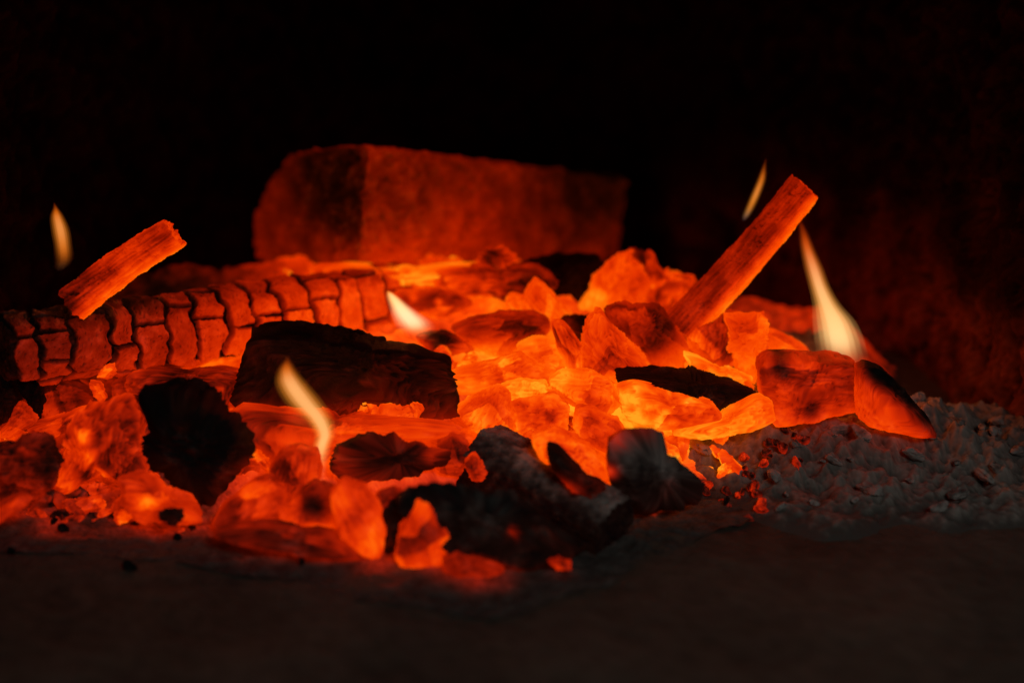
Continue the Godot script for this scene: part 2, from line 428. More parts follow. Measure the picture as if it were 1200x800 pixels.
	coal("glowing_coal", "cracked orange coal left of the grey square coal", "coal", Vector3(0.0572, 0.0174, 0.0161), 0.0304, [-0.0397, 0.0589, -0.0174, 0.0649, 0.0147, 0.052, 0.0351, 0.0305, 0.0381, 0, 0.0154, 0.0087, -0.013, 0.0279, -0.0332, 0.0434], {"seed": 23, "base": 0.71, "angle": -35, "grain": 0.14, "crack": -0.25, "crack_f": 45, "spots": [[-0.0133, 0.052, 0.011, -0.15], [0.0315, 0.0087, 0.011, 0.12]]})
	coal("glowing_coal", "orange coal under the front lip of the black slab", "coal", Vector3(0.1548, 0.0513, -0.0709), 0.0248, [-0.0525, 0.0449, -0.0333, 0.0484, 0.0047, 0.0395, 0.0429, 0.0288, 0.0545, 0.0126, 0.0355, 0, -0.011, 0.0018, -0.0408, 0.0108], {"seed": 24, "base": 0.75, "angle": -8, "mid": 0.16, "spots": [[-0.0372, 0.0377, 0.0083, 0.1], [-0.0349, 0.0108, 0.015, 0.15], [0.0436, 0.0108, 0.0166, -0.06]]})
	coal("charred_firewood", "flat black slab with a pointed right end", "charred wood", Vector3(0.182, 0.0457, -0.1093), 0.05, [-0.0825, 0.0495, -0.0663, 0.0522, -0.019, 0.0504, 0.0241, 0.044, 0.066, 0.0304, 0.0647, 0.0203, 0.0496, 0.0111, 0.0345, 0, 0.0132, 0.0129, -0.0226, 0.0276, -0.0616, 0.0368], {"seed": 25, "base": 0.12, "angle": -8, "e": 0.6, "rim": 0, "facet": 0.03, "low": 0.06, "mid": 0.04, "grain": 0.05, "fine": 0.03, "ash": 0.12, "rough": 0.007, "spots": [[0.0342, 0.0065, 0.0136, 0.2], [-0.0444, 0.034, 0.017, 0.12]]})
	coal("glowing_coal", "bright glowing bank at the right of the black slab", "coal", Vector3(0.2145, 0.0432, -0.0684), 0.0233, [-0.0081, 0.0217, 0.0058, 0.0307, 0.0287, 0.045, 0.0416, 0.0378, 0.0467, 0.0199, 0.0219, 0.0091, -0.0284, 0, -0.0624, 0.0036, -0.0458, 0.0127], {"seed": 26, "base": 0.85, "angle": 8, "e": 0.8})
	coal("glowing_coal", "tall orange coal with a dark red face at the stick foot", "coal", Vector3(0.2148, 0.0738, -0.1873), 0.0299, [-0.0326, 0.0453, -0.0169, 0.0566, 0.006, 0.0621, 0.0238, 0.0621, 0.0231, 0.0378, 0.0261, 0.0114, 0.0103, 0, -0.0116, 0.0076, -0.0283, 0.0228], {"seed": 27, "base": 0.5, "angle": 80, "grain": 0.12, "cut": 0.55, "spots": [[-0.0249, 0.0303, 0.0107, 0.25], [0.0001, 0.0303, 0.0143, -0.06], [0.0192, 0.0444, 0.0125, 0.15], [-0.0032, 0.0019, 0.0161, 0.2]]})
	coal("glowing_coal", "bright orange coal with a flat top right of the dark red face", "coal", Vector3(0.2464, 0.0729, -0.1681), 0.0238, [-0.0244, 0.0634, -0.0069, 0.0653, 0.016, 0.0662, 0.0186, 0.0486, 0.0152, 0.0282, 0.0067, 0, -0.0075, 0, -0.0176, 0.0282], {"seed": 28, "base": 0.72, "rough": 0.01, "flake": 35, "spots": [[-0.0041, 0.0634, 0.0106, 0.05]]})
	coal("glowing_coal", "bright orange coal sloping down behind the red block", "coal", Vector3(0.2925, 0.0686, -0.2253), 0.021, [-0.0273, 0.0386, -0.0108, 0.0367, 0.0099, 0.0261, 0.0252, 0.0155, 0.0294, 0.0058, -0.0025, 0, -0.0239, 0.0058], {"seed": 29, "base": 0.72, "e": 0.8, "angle": -30})
	coal("glowing_coal", "glowing rubble at the foot of the tall orange coals", "coal", Vector3(0.216, 0.0661, -0.1396), 0.0227, [-0.0366, 0.0426, -0.0152, 0.0315, 0.0131, 0.0223, 0.0292, 0.013, 0.0369, 0, 0.0032, 0.0074, -0.0306, 0.0204], {"seed": 30, "base": 0.91, "rough": 0.01, "flake": 40})
	coal("glowing_coal", "big red block-shaped coal with two dark pits", "coal", Vector3(0.2989, 0.0485, -0.1018), 0.045, [-0.0534, 0.0583, -0.0419, 0.0673, -0.018, 0.0664, 0.0159, 0.0673, 0.0435, 0.0619, 0.0522, 0.0475, 0.0517, 0.0165, 0.0324, 0.0092, -0.0019, 0.0055, -0.0334, 0, -0.047, 0.0129], {"seed": 31, "base": 0.48, "angle": -4, "grain": 0.1, "e": 0.5, "ash": 0.3, "spots": [[-0.0314, 0.0619, 0.0093, -0.4], [-0.0017, 0.0184, 0.011, -0.35], [-0.0373, 0.0247, 0.0187, 0.22], [-0.0123, 0.0384, 0.017, 0.1], [0.0507, 0.0311, 0.0085, -0.2], [0.0342, 0.0475, 0.0254, -0.06], [-0.0232, 0.0018, 0.017, 0.3], [0.024, 0.0055, 0.0221, 0.24]]})
	coal("charred_firewood", "leaning slab with a black rim at the right end of the fire", "charred wood", Vector3(0.3732, 0.0453, -0.0722), 0.02, [-0.0355, 0.0716, -0.0273, 0.0752, -0.0119, 0.0699, 0.0133, 0.045, 0.039, 0.0181, 0.0472, 0, 0.0252, 0, -0.0179, 0.0109, -0.0321, 0.0199], {"seed": 32, "base": 0.62, "angle": -45, "e": 0.4, "low": 0.06, "facets": 3, "round": 1, "ash": 0.25, "rim": 0, "facet": 0.02, "spots": [[-0.0173, 0.0752, 0.015, -0.6], [0.0003, 0.0628, 0.015, -0.6], [0.0183, 0.0459, 0.015, -0.6], [0.0366, 0.0271, 0.015, -0.6], [0.0517, 0.0073, 0.0133, -0.5], [-0.0027, 0.0343, 0.0208, 0.05]]})
	coal("ash_coated_coal", "large square grey ash-coated coal with a black right side", "coal", Vector3(0.139, 0.0053, 0.0403), 0.045, [-0.0511, 0.0804, -0.0372, 0.0888, -0.0137, 0.0904, 0.0101, 0.0804, 0.0279, 0.0652, 0.0548, 0.0397, 0.0643, 0.0225, 0.0483, 0.0052, 0.0126, 0, -0.0234, 0.0017, -0.0419, 0.0139, -0.0505, 0.0482], {"seed": 33, "base": 0.1, "ash": 0.5, "ash_top": 0.2, "low": 0.05, "mid": 0.05, "grain": 0.03, "e": 0.4, "round": 1, "crack": 0, "rough": 0.0025, "cut": 0.9, "rim": 0, "facet": 0.03, "spots": [[-0.0506, 0.0525, 0.01, 0.5], [-0.0433, 0.0837, 0.0123, 0.35], [-0.0176, 0.0904, 0.0154, 0.28], [-0.0469, 0.0225, 0.0077, 0.3]]})
	coal("charred_firewood", "dark splinter glowing along its edge behind the black front coal", "charred wood", Vector3(0.0652, 0.0158, 0.0597), 0.0315, [-0.0342, 0.0676, -0.0217, 0.0642, -0.0091, 0.05, 0.0129, 0.0332, 0.0304, 0.0162, 0.037, 0, 0.0174, 0, -0.0065, 0.0247, -0.0262, 0.0441], {"seed": 34, "base": 0.16, "angle": -40, "rim": 0, "facet": 0.03, "low": 0.06, "mid": 0.04, "grain": 0.05, "fine": 0.03, "ash": 0.12, "rough": 0.007, "spots": [[-0.0224, 0.0584, 0.0106, -0.1], [-0.0121, 0.0332, 0.0106, 0.28], [0.0133, 0.012, 0.0106, 0.1]]})
	coal("charred_firewood", "big black coal at the front of the fire", "charred wood", Vector3(-0.023, -0.0073, 0.1191), 0.05, [-0.0805, 0.0595, -0.0652, 0.0774, -0.0404, 0.0871, -0.018, 0.0887, 0.0081, 0.0758, 0.0381, 0.053, 0.0684, 0.0299, 0.0912, 0.015, 0.0648, 0.005, 0.023, 0, -0.0073, 0.0067, -0.0299, 0.02, -0.0523, 0.0407], {"seed": 35, "base": 0.06, "low": 0.04, "mid": 0.03, "grain": 0.04, "fine": 0.03, "ash": 0.22, "ash_top": 0.2, "angle": -36, "e": 0.45, "rough": 0.004, "grain_relief": 0.9, "cut": 0.9, "rim": 0, "spots": [[0.0245, 0.0423, 0.0051, 0.4], [0.0528, 0.1015, 0.0073, 0.2], [0.0648, 0.0033, 0.0065, 0.45], [-0.0225, 0.0117, 0.0116, 0.3], [0.0041, 0.0033, 0.0102, 0.25]]})
	coal("charred_firewood", "dark brown coal with glowing gaps left of the grey coal", "charred wood", Vector3(-0.1058, 0.0206, 0.0074), 0.0279, [-0.0688, 0.021, -0.0592, 0.0419, -0.0307, 0.0539, 0.0015, 0.0574, 0.0256, 0.0582, 0.0415, 0.0496, 0.0639, 0.0384, 0.067, 0.021, 0.041, 0.0105, 0.0084, 0.0018, -0.0322, 0, -0.0579, 0.007], {"seed": 36, "base": 0.2, "low": 0.08, "mid": 0.06, "grain": 0.05, "ash": 0.2, "rough": 0.004, "grain_relief": 0.8, "rim": 0.25, "cut": 1, "e": 0.45, "round": 1, "angle": -15, "spots": [[0.0292, 0.0367, 0.011, 0.35], [0.0495, 0.0453, 0.011, 0.2], [0.0014, 0.0556, 0.0158, 0.1], [0.0573, 0.0236, 0.0095, 0.16]]})
	coal("glowing_coal", "glowing nub between the dark coals", "coal", Vector3(-0.0329, 0.0309, 0.0109), 0.0159, [-0.0122, 0.0192, -0.0025, 0.0261, 0.0128, 0.0122, 0.0151, 0.0017, -0.0026, 0, -0.0106, 0.0087], {"seed": 37, "base": 0.5})
	coal("glowing_coal", "dark red coal peeping out beside the grey coal", "coal", Vector3(-0.0541, 0.0278, -0.0091), 0.0206, [-0.0175, 0.0316, -0.0028, 0.0404, 0.0118, 0.0316, 0.0182, 0.0141, 0.005, 0, -0.0146, 0.0053], {"seed": 38, "base": 0.42})
	coal("glowing_coal", "rounded orange coal with a bright ridge at the very front", "coal", Vector3(-0.0775, -0.0075, 0.1323), 0.035, [-0.0246, 0.0199, -0.0211, 0.0412, -0.0119, 0.0558, -0.0056, 0.072, 0.0047, 0.0672, 0.0193, 0.0469, 0.0258, 0.0314, 0.0219, 0.0182, 0.0202, 0, -0.0054, 0, -0.0234, 0.0033], {"seed": 207, "base": 0.55, "angle": -55, "grain": 0.06, "low": 0.06, "mid": 0.04, "rim": 0.2, "cut": 0.7, "facet": 0.16, "spots": [[-0.0028, 0.0655, 0.0072, 0.14], [0.009, 0.0542, 0.0065, 0.14], [0.0207, 0.0363, 0.0072, 0.16], [-0.003, 0.0493, 0.0101, -0.12], [-0.0138, 0.0346, 0.0101, -0.08], [-0.0052, 0.0133, 0.0115, 0.12]]})
	coal("glowing_coal", "flat red ember lying at the front of the black coal", "coal", Vector3(-0.0344, -0.0055, 0.1431), 0.018, [-0.0267, 0.0173, -0.0139, 0.0254, 0.0046, 0.0197, 0.0269, 0.0132, 0.0284, 0.0033, 0.0045, 0, -0.0239, 0.0016], {"seed": 40, "base": 0.4, "low": 0.05, "e": 0.8})
	coal("glowing_ember", "tiny red ember peeping out under the black front coal", "coal", Vector3(0.0424, 0.0043, 0.1463), 0.01, [-0.0127, 0.0082, -0.0015, 0.0106, 0.0096, 0.0074, 0.0082, 0.0016, -0.0037, 0], {"seed": 41, "base": 0.42})
	coal("charred_firewood", "black charred plank behind the middle front flame", "charred wood", Vector3(-0.1593, 0.0403, -0.1138), 0.05, [-0.1223, 0.0332, -0.1125, 0.0561, -0.1002, 0.0967, -0.071, 0.0994, -0.0286, 0.0949, 0.031, 0.0868, 0.0736, 0.0769, 0.0975, 0.0688, 0.0998, 0.0424, 0.1081, 0.0167, 0.1071, 0, 0.0724, 0.0019, 0.0117, 0.0074, -0.0574, 0.0167, -0.1092, 0.0204], {"seed": 42, "base": 0.08, "low": 0.05, "mid": 0.05, "grain": 0.06, "fine": 0.04, "ash": 0.12, "angle": -8, "e": 0.42, "facets": 5, "round": 1, "rough": 0.006, "grain_relief": 0.8, "rim": 0, "spots": [[-0.1007, 0.0167, 0.0222, 0.25], [-0.049, 0.0093, 0.0291, 0.26], [0.0202, 0.0019, 0.0342, 0.26], [0.0897, -0.0019, 0.0256, 0.26], [-0.0972, 0.0877, 0.012, 0.05]]})
	coal("charred_firewood", "large black coal in a nest of embers at the left", "charred wood", Vector3(-0.298, 0.0098, 0.0308), 0.06, [-0.0533, 0.1075, -0.0399, 0.1191, -0.0111, 0.1175, 0.0158, 0.1092, 0.0501, 0.0907, 0.0651, 0.0586, 0.0596, 0.0441, 0.0425, 0.0208, 0.0193, 0.0052, -0.0002, 0, -0.0188, 0.0104, -0.0366, 0.0312, -0.0481, 0.0484, -0.0444, 0.0781], {"seed": 43, "base": 0.03, "low": 0.05, "mid": 0.04, "grain": 0.04, "fine": 0.03, "ash": 0.1, "e": 0.42, "round": 1, "rough": 0.005, "grain_relief": 1, "cut": 1, "rim": 0.3, "spots": [[-0.0053, 0.0857, 0.0077, 0.2], [0.0028, 0.0891, 0.0046, 0.1], [0.0562, 0.0398, 0.0093, 0.2]]})
	coal("glowing_coal", "dark red slab above the large black coal at the left", "coal", Vector3(-0.3247, 0.0499, -0.1179), 0.0245, [-0.0672, 0.0405, -0.046, 0.0478, -0.0074, 0.0442, 0.0333, 0.0478, 0.0623, 0.0405, 0.0575, 0.0148, 0.0463, 0, 0.008, 0.013, -0.0303, 0.024, -0.0566, 0.0203], {"seed": 44, "base": 0.42, "angle": -4, "grain": 0.16, "spots": [[0.0381, 0.0083, 0.0137, 0.15], [-0.0551, 0.0405, 0.0137, 0.08], [-0.0132, 0.0203, 0.0206, -0.12]]})
	coal("glowing_coal", "bright orange ember tongue under the right half of the cracked log", "coal", Vector3(-0.3026, 0.0618, -0.1999), 0.0193, [-0.0646, 0, -0.0328, 0.0154, -0.0031, 0.0268, 0.0316, 0.0344, 0.0494, 0.0287, 0.0303, 0.0077, -0.0108, 0.0038], {"seed": 45, "base": 0.72, "angle": 15, "grain": 0.08, "e": 0.85})
	coal("glowing_coal", "glowing bank below the charred plank", "coal", Vector3(-0.1675, 0.0297, -0.0278), 0.0298, [-0.1008, 0.0591, -0.0777, 0.0626, -0.0372, 0.0539, 0.02, 0.0486, 0.0855, 0.0451, 0.1182, 0.0399, 0.1181, 0.0293, 0.0853, 0.0328, 0.0358, 0.0293, -0.0015, 0.0187, -0.0187, 0, -0.056, 0, -0.0797, 0.0222, -0.0912, 0.0399], {"seed": 46, "base": 0.55, "angle": 0, "grain": 0.1, "rough": 0.01, "spots": [[0.0443, 0.0399, 0.0323, 0.08], [-0.0789, 0.0399, 0.021, -0.06], [-0.0468, 0.0222, 0.0161, -0.05]]})
	coal("glowing_coal", "upright orange coal behind the foot of the middle front flame", "coal", Vector3(-0.2005, 0.0144, 0.0333), 0.0253, [-0.0247, 0.0405, -0.0146, 0.055, 0.003, 0.0584, 0.0202, 0.0533, 0.0225, 0.0311, 0.0155, 0.0147, -0.0034, 0, -0.0185, 0.0017], {"seed": 47, "base": 0.51, "angle": 80, "grain": 0.12, "spots": [[0.0162, 0.032, 0.0062, 0.12], [-0.0082, 0.0191, 0.0108, -0.1]]})
	coal("glowing_coal", "orange coal with a bright crest right of the large black coal", "coal", Vector3(-0.2391, 0.0052, 0.0665), 0.0255, [-0.0366, 0.0068, -0.0246, 0.0256, -0.0083, 0.0391, 0.0063, 0.0509, 0.0204, 0.0526, 0.0321, 0.0383, 0.0326, 0.0137, 0.004, 0.0034, -0.026, 0], {"seed": 48, "base": 0.51, "angle": 30, "grain": 0.06, "flake": 25, "spots": [[-0.0021, 0.0383, 0.0106, 0.1], [0.0125, 0.0171, 0.0136, 0.08], [-0.0253, 0.012, 0.0091, -0.05]]})
	coal("charred_firewood", "small block-shaped coal with a dark top in front of the flame", "charred wood", Vector3(-0.1804, 0.0118, 0.0848), 0.0236, [-0.0292, 0.0219, -0.0156, 0.0336, 0.001, 0.0469, 0.0192, 0.0403, 0.0249, 0.0269, 0.0228, 0.0101, 0.004, 0.0034, -0.0271, 0], {"seed": 49, "base": 0.44, "e": 0.5, "low": 0.06, "facets": 5, "spots": [[0.0004, 0.0303, 0.0119, -0.3], [0.0094, 0.0253, 0.0089, -0.1], [-0.0207, 0.0034, 0.0089, 0.2], [0.0064, 0.0051, 0.0104, 0.22], [0.0198, 0.0135, 0.006, 0.1], [-0.0156, 0.0336, 0.006, 0.1]]})
	coal("glowing_coal", "glowing coal sloping down right of the small block-shaped coal", "coal", Vector3(-0.1368, 0.0004, 0.1107), 0.0256, [-0.0227, 0.0645, -0.0119, 0.0742, 0.0052, 0.0677, 0.016, 0.0481, 0.0245, 0.0267, 0.0208, 0, 0.0034, 0.0042, -0.015, 0.025, -0.0205, 0.0415], {"seed": 50, "base": 0.55, "angle": -60, "grain": 0.1, "spots": [[0.0151, 0.015, 0.0102, 0.08], [-0.0101, 0.0579, 0.0088, 0.06], [-0.0008, 0.0415, 0.0073, -0.12]]})
	coal("glowing_coal", "small red finger-shaped coal beside the black front coal", "coal", Vector3(-0.1143, 0.0185, 0.0809), 0.018, [-0.0139, 0.0185, -0.0043, 0.0319, 0.0081, 0.0369, 0.0157, 0.0303, 0.0077, 0.0169, -0.002, 0, -0.0113, 0.0017], {"seed": 51, "base": 0.44, "angle": 45})
	coal("charred_firewood", "dark lump filling the shaded gap beside the finger-shaped coal", "charred wood", Vector3(-0.1019, 0.0009, 0.1029), 0.0201, [-0.017, 0.0276, -0.0059, 0.0458, 0.0079, 0.0541, 0.0184, 0.0442, 0.0089, 0.0276, -0.0007, 0.0042, -0.0116, 0], {"seed": 52, "base": 0.1, "rim": 0, "facet": 0.03, "low": 0.06, "mid": 0.04, "grain": 0.05, "fine": 0.03, "ash": 0.12, "rough": 0.007})  # dark gap between the coals, added as a black lump
	coal("glowing_coal", "low red slab at the front below the block-shaped coal", "coal", Vector3(-0.1884, -0.0019, 0.113), 0.03, [-0.0844, 0.0267, -0.0386, 0.0333, 0.0141, 0.0267, 0.0518, 0.0184, 0.0757, 0.005, 0.0589, 0, -0.0093, 0.0117, -0.0682, 0.0184], {"seed": 53, "base": 0.28, "low": 0.08, "e": 0.9, "angle": -3, "spots": [[0.0366, 0.0184, 0.0182, 0.12], [-0.0389, 0.0267, 0.0175, 0.08]]})
	coal("glowing_coal", "upright glowing coal split by a dark crack at the left", "coal", Vector3(-0.3895, 0.0149, 0.0001), 0.05, [-0.0492, 0.0044, -0.0332, 0.0395, -0.0253, 0.0655, -0.015, 0.0827, 0.0046, 0.0878, 0.0294, 0.098, 0.0406, 0.0741, 0.0371, 0.0482, 0.0404, 0.0264, 0.0232, 0.0132, -0.002, 0.0238, -0.0175, 0.0132, -0.0333, 0], {"seed": 54, "base": 0.49, "angle": 88, "grain": 0.14, "flake": 18, "rough": 0.008, "rim": 0.2, "facet": 0.1, "mid": 0.12, "crack": -0.16, "crack_f": 22, "spots": [[-0.008, 0.0698, 0.0087, 0.34], [-0.0033, 0.0482, 0.0079, 0.32], [0.0045, 0.0238, 0.0079, 0.26], [-0.0272, 0.0132, 0.0111, 0.05], [-0.0069, 0.0844, 0.0071, 0.1], [-0.0281, 0.0612, 0.0055, -0.22], [-0.0103, 0.022, 0.0079, -0.22]]})
	coal("glowing_coal", "glowing shelf running left from the split coal", "coal", Vector3(-0.4383, 0.0413, -0.0593), 0.0215, [-0.0398, 0.018, -0.0185, 0.0216, 0.0119, 0.0341, 0.0358, 0.0403, 0.0385, 0.0323, 0.016, 0.0234, -0.0107, 0.0054, -0.0331, 0], {"seed": 55, "base": 0.56, "angle": 20, "grain": 0.1, "spots": [[0.0236, 0.0341, 0.0132, 0.3], [-0.0278, 0.0117, 0.0132, -0.12]]})
	coal("glowing_coal", "dull red coal under the left end of the cracked log", "coal", Vector3(-0.456, 0.043, -0.1165), 0.0243, [-0.0239, 0.0424, -0.0096, 0.0479, 0.0155, 0.0388, 0.0335, 0.0259, 0.0293, 0.0167, 0.0042, 0.0074, -0.0208, 0, -0.0281, 0.0158], {"seed": 56, "base": 0.32, "grain": 0.05, "mid": 0.08})
	coal("glowing_coal", "glowing bank curving under the large black coal", "coal", Vector3(-0.3214, 0.0126, 0.0679), 0.024, [-0.0353, 0.044, -0.0149, 0.0482, 0.0028, 0.0339, 0.019, 0.0204, 0.0356, 0.0102, 0.0365, 0, 0.0083, 0, -0.0187, 0.0051, -0.0333, 0.0187], {"seed": 57, "base": 0.51, "rough": 0.009, "flake": 30, "spots": [[-0.0087, 0.0255, 0.0098, 0.36], [0.026, 0.0068, 0.0075, 0.2], [-0.0298, 0.0136, 0.0121, -0.06]]})
	coal("charred_firewood", "small black knob among the front left embers", "charred wood", Vector3(-0.3065, 0.0239, 0.0966), 0.0114, [-0.0102, 0.0067, -0.0052, 0.0133, 0.004, 0.0142, 0.0098, 0.0083, 0.0063, 0.0017, -0.0046, 0], {"seed": 58, "base": 0.12, "rim": 0, "facet": 0.03, "low": 0.06, "mid": 0.04, "grain": 0.05, "fine": 0.03, "ash": 0.12, "rough": 0.007})
	coal("charred_firewood", "black coal at the left edge of the fire", "charred wood", Vector3(-0.5102, 0.0492, -0.0905), 0.0235, [-0.0189, 0.0508, 0.002, 0.0561, 0.013, 0.0472, 0.02, 0.0309, 0.0131, 0.0128, -0.0035, 0, -0.0257, 0], {"seed": 59, "base": 0.1, "rim": 0, "facet": 0.03, "low": 0.06, "mid": 0.04, "grain": 0.05, "fine": 0.03, "ash": 0.12, "rough": 0.007})
	coal("glowing_coal", "glowing chip between the left black coals", "coal", Vector3(-0.4843, 0.0468, -0.0546), 0.0212, [-0.0216, 0.0054, -0.007, 0.0179, 0.0017, 0.0393, 0.0081, 0.0357, 0.0181, 0.0179, 0.0109, 0.0126, -0.0104, 0], {"seed": 60, "base": 0.56, "angle": 30, "spots": [[0.0042, 0.0304, 0.0066, -0.1]]})
	coal("charred_firewood", "black tongue of char hanging from the left end of the cracked log", "charred wood", Vector3(-0.4753, 0.0536, -0.0767), 0.0186, [-0.0168, 0.053, -0.0032, 0.0548, 0.0093, 0.0441, 0.0101, 0.0154, 0.0062, 0, 0.0005, 0.0027, -0.006, 0.0244], {"seed": 61, "base": 0.03, "rim": 0, "facet": 0.03, "low": 0.06, "mid": 0.04, "grain": 0.05, "fine": 0.03, "ash": 0.12, "rough": 0.007, "angle": -70})
	coal("charred_firewood", "dark red-brown coal at the left front corner of the fire", "charred wood", Vector3(-0.4581, 0.013, 0.0301), 0.0317, [-0.0427, 0.0406, -0.0207, 0.0619, 0.0076, 0.0687, 0.0292, 0.0619, 0.0384, 0.0406, 0.0289, 0.0226, 0.0021, 0.0087, -0.0428, 0], {"seed": 62, "base": 0.24, "low": 0.1, "mid": 0.1, "ash": 0.2, "rough": 0.008, "flake": 24, "rim": 0.3, "spots": [[0.0293, 0.0449, 0.0109, -0.16], [0.0149, 0.0619, 0.0109, 0.1]]})
	coal("glowing_ember", "thin glowing ember at the far left front of the fire", "coal", Vector3(-0.457, 0.0174, 0.0859), 0.0173, [-0.0215, 0.0051, -0.0045, 0.0218, 0.0148, 0.0302, 0.0219, 0.0235, 0.0037, 0.0101, -0.0143, 0], {"seed": 63, "base": 0.42})
	coal("glowing_ember", "bright crumb in the gap below the cracked log", "coal", Vector3(-0.3978, 0.1018, -0.075), 0.008, [-0.01, 0.0036, -0.0026, 0.0124, 0.006, 0.0151, 0.0069, 0.0053, -0.0002, 0], {"seed": 64, "base": 0.66})
	coal("glowing_ember", "lower bright crumb in the gap below the cracked log", "coal", Vector3(-0.4061, 0.0786, -0.07), 0.01, [-0.0092, 0.0232, 0.0007, 0.0214, 0.0051, 0.0125, 0.0079, 0.0054, 0.0007, 0, -0.0053, 0.0089], {"seed": 65, "base": 0.68})
	coal("glowing_coal", "dull red coal right of the bright crumbs below the cracked log", "coal", Vector3(-0.3935, 0.0557, -0.1323), 0.0189, [-0.0148, 0.0223, -0.0028, 0.0315, 0.0141, 0.0352, 0.0168, 0.0241, 0.0014, 0.0056, -0.0147, 0], {"seed": 66, "base": 0.46})
	flame("slim yellow flame rising beside the small stick at the left", Vector3(-0.4507, 0.1752, -0.12), [[0, 0, 0.0048, 0, 0.4706, 0.5098, 1], [-0.0006, 0.0133, 0.0077, 0.0028, 0.4706, 0.5098, 1], [0.0022, 0.0256, 0.0106, 0.0068, 1, 0.5961, 0.4314], [0.0065, 0.0361, 0.0096, 0.0661, 1, 0.498, 0.1569], [0.0068, 0.05, 0.0087, 0.26, 1, 0.5294, 0.1608], [0.0057, 0.0656, 0.0087, 0.364, 1, 0.549, 0.1608], [0.0035, 0.0794, 0.0067, 0.312, 1, 0.5176, 0.1333], [0.0027, 0.0888, 0.0029, 0.0736, 1, 0.4275, 0.0863], [0.0015, 0.0948, 0.001, 0, 1, 0.3255, 0.0667]], 0.004)
	flame("curved yellow flame in front of the black charred plank", Vector3(-0.1805, 0.0196, 0.005), [[0, 0, 0.0044, 0, 1, 0.6118, 0.4588], [-0.0027, 0.0141, 0.0066, 0.0455, 1, 0.651, 0.4353], [-0.0031, 0.0263, 0.0088, 0.244, 1, 0.6118, 0.3216], [0.0008, 0.0437, 0.0088, 0.51, 1, 0.6471, 0.2706], [0.0036, 0.0557, 0.0099, 0.559, 1, 0.6118, 0.2235], [-0.0022, 0.0712, 0.0133, 0.559, 1, 0.6118, 0.2157], [-0.0152, 0.0883, 0.0166, 0.535, 1, 0.6, 0.2], [-0.0256, 0.1052, 0.0144, 0.51, 1, 0.5804, 0.1843], [-0.0291, 0.117, 0.0099, 0.309, 1, 0.5137, 0.1412], [-0.0287, 0.127, 0.0055, 0.0577, 1, 0.4118, 0.0902], [-0.0267, 0.1354, 0.0011, 0, 1, 0.3255, 0.0667]], 0.006)
	flame("short bright flame in the middle of the embers", Vector3(-0.0924, 0.1052, -0.19), [[0, 0, 0.01, 0, 1, 0.5647, 0.3059], [-0.0061, 0.0094, 0.0181, 0.13, 1, 0.5804, 0.3137], [-0.0113, 0.0188, 0.0181, 0.717, 1, 0.8039, 0.5608], [-0.0192, 0.0281, 0.0141, 0.977, 1, 0.8196, 0.5922], [-0.0261, 0.0375, 0.01, 0.911, 1, 0.8039, 0.5216], [-0.033, 0.0477, 0.006, 0.651, 1, 0.7333, 0.3804], [-0.0373, 0.0541, 0.002, 0, 1, 0.5451, 0.1804]], 0.01)
	flame("thin slanted flame behind the long stick", Vector3(0.2451, 0.2113, -0.26), [[0, 0, 0.0021, 0, 0.4706, 0.5098, 1], [0.0042, 0.0075, 0.0042, 0.0237, 1, 0.698, 0.5765], [0.01, 0.0206, 0.0052, 0.197, 1, 0.5765, 0.2], [0.0157, 0.0355, 0.0052, 0.286, 1, 0.5608, 0.1882], [0.0205, 0.0503, 0.0047, 0.204, 1, 0.5137, 0.1412], [0.0226, 0.0632, 0.0031, 0.0542, 1, 0.4353, 0.1059], [0.0246, 0.076, 0.001, 0, 1, 0.3294, 0.0392]], 0.002)
	flame("tall bright yellow flame over the red block at the right", Vector3(0.3493, 0.0798, -0.17), [[0, 0, 0.0218, 0, 1, 0.5137, 0.2941], [-0.0043, 0.0113, 0.0258, 0.103, 1, 0.5961, 0.3608], [-0.0068, 0.0225, 0.0248, 0.416, 1, 0.702, 0.4196], [-0.0102, 0.0356, 0.0238, 0.781, 1, 0.7529, 0.451], [-0.0157, 0.0522, 0.0208, 0.806, 1, 0.7176, 0.4], [-0.0247, 0.0707, 0.0139, 0.651, 1, 0.6667, 0.3137], [-0.0329, 0.089, 0.0109, 0.546, 1, 0.6118, 0.2588], [-0.0401, 0.1089, 0.0099, 0.43, 1, 0.5255, 0.1922], [-0.0474, 0.1288, 0.0079, 0.265, 1, 0.4314, 0.1294], [-0.0527, 0.1467, 0.006, 0.0746, 1, 0.3333, 0.0706], [-0.0589, 0.1645, 0.003, 0, 1, 0.2824, 0.0196]], 0.012)
	crumbs()
	debris()
	ashes()


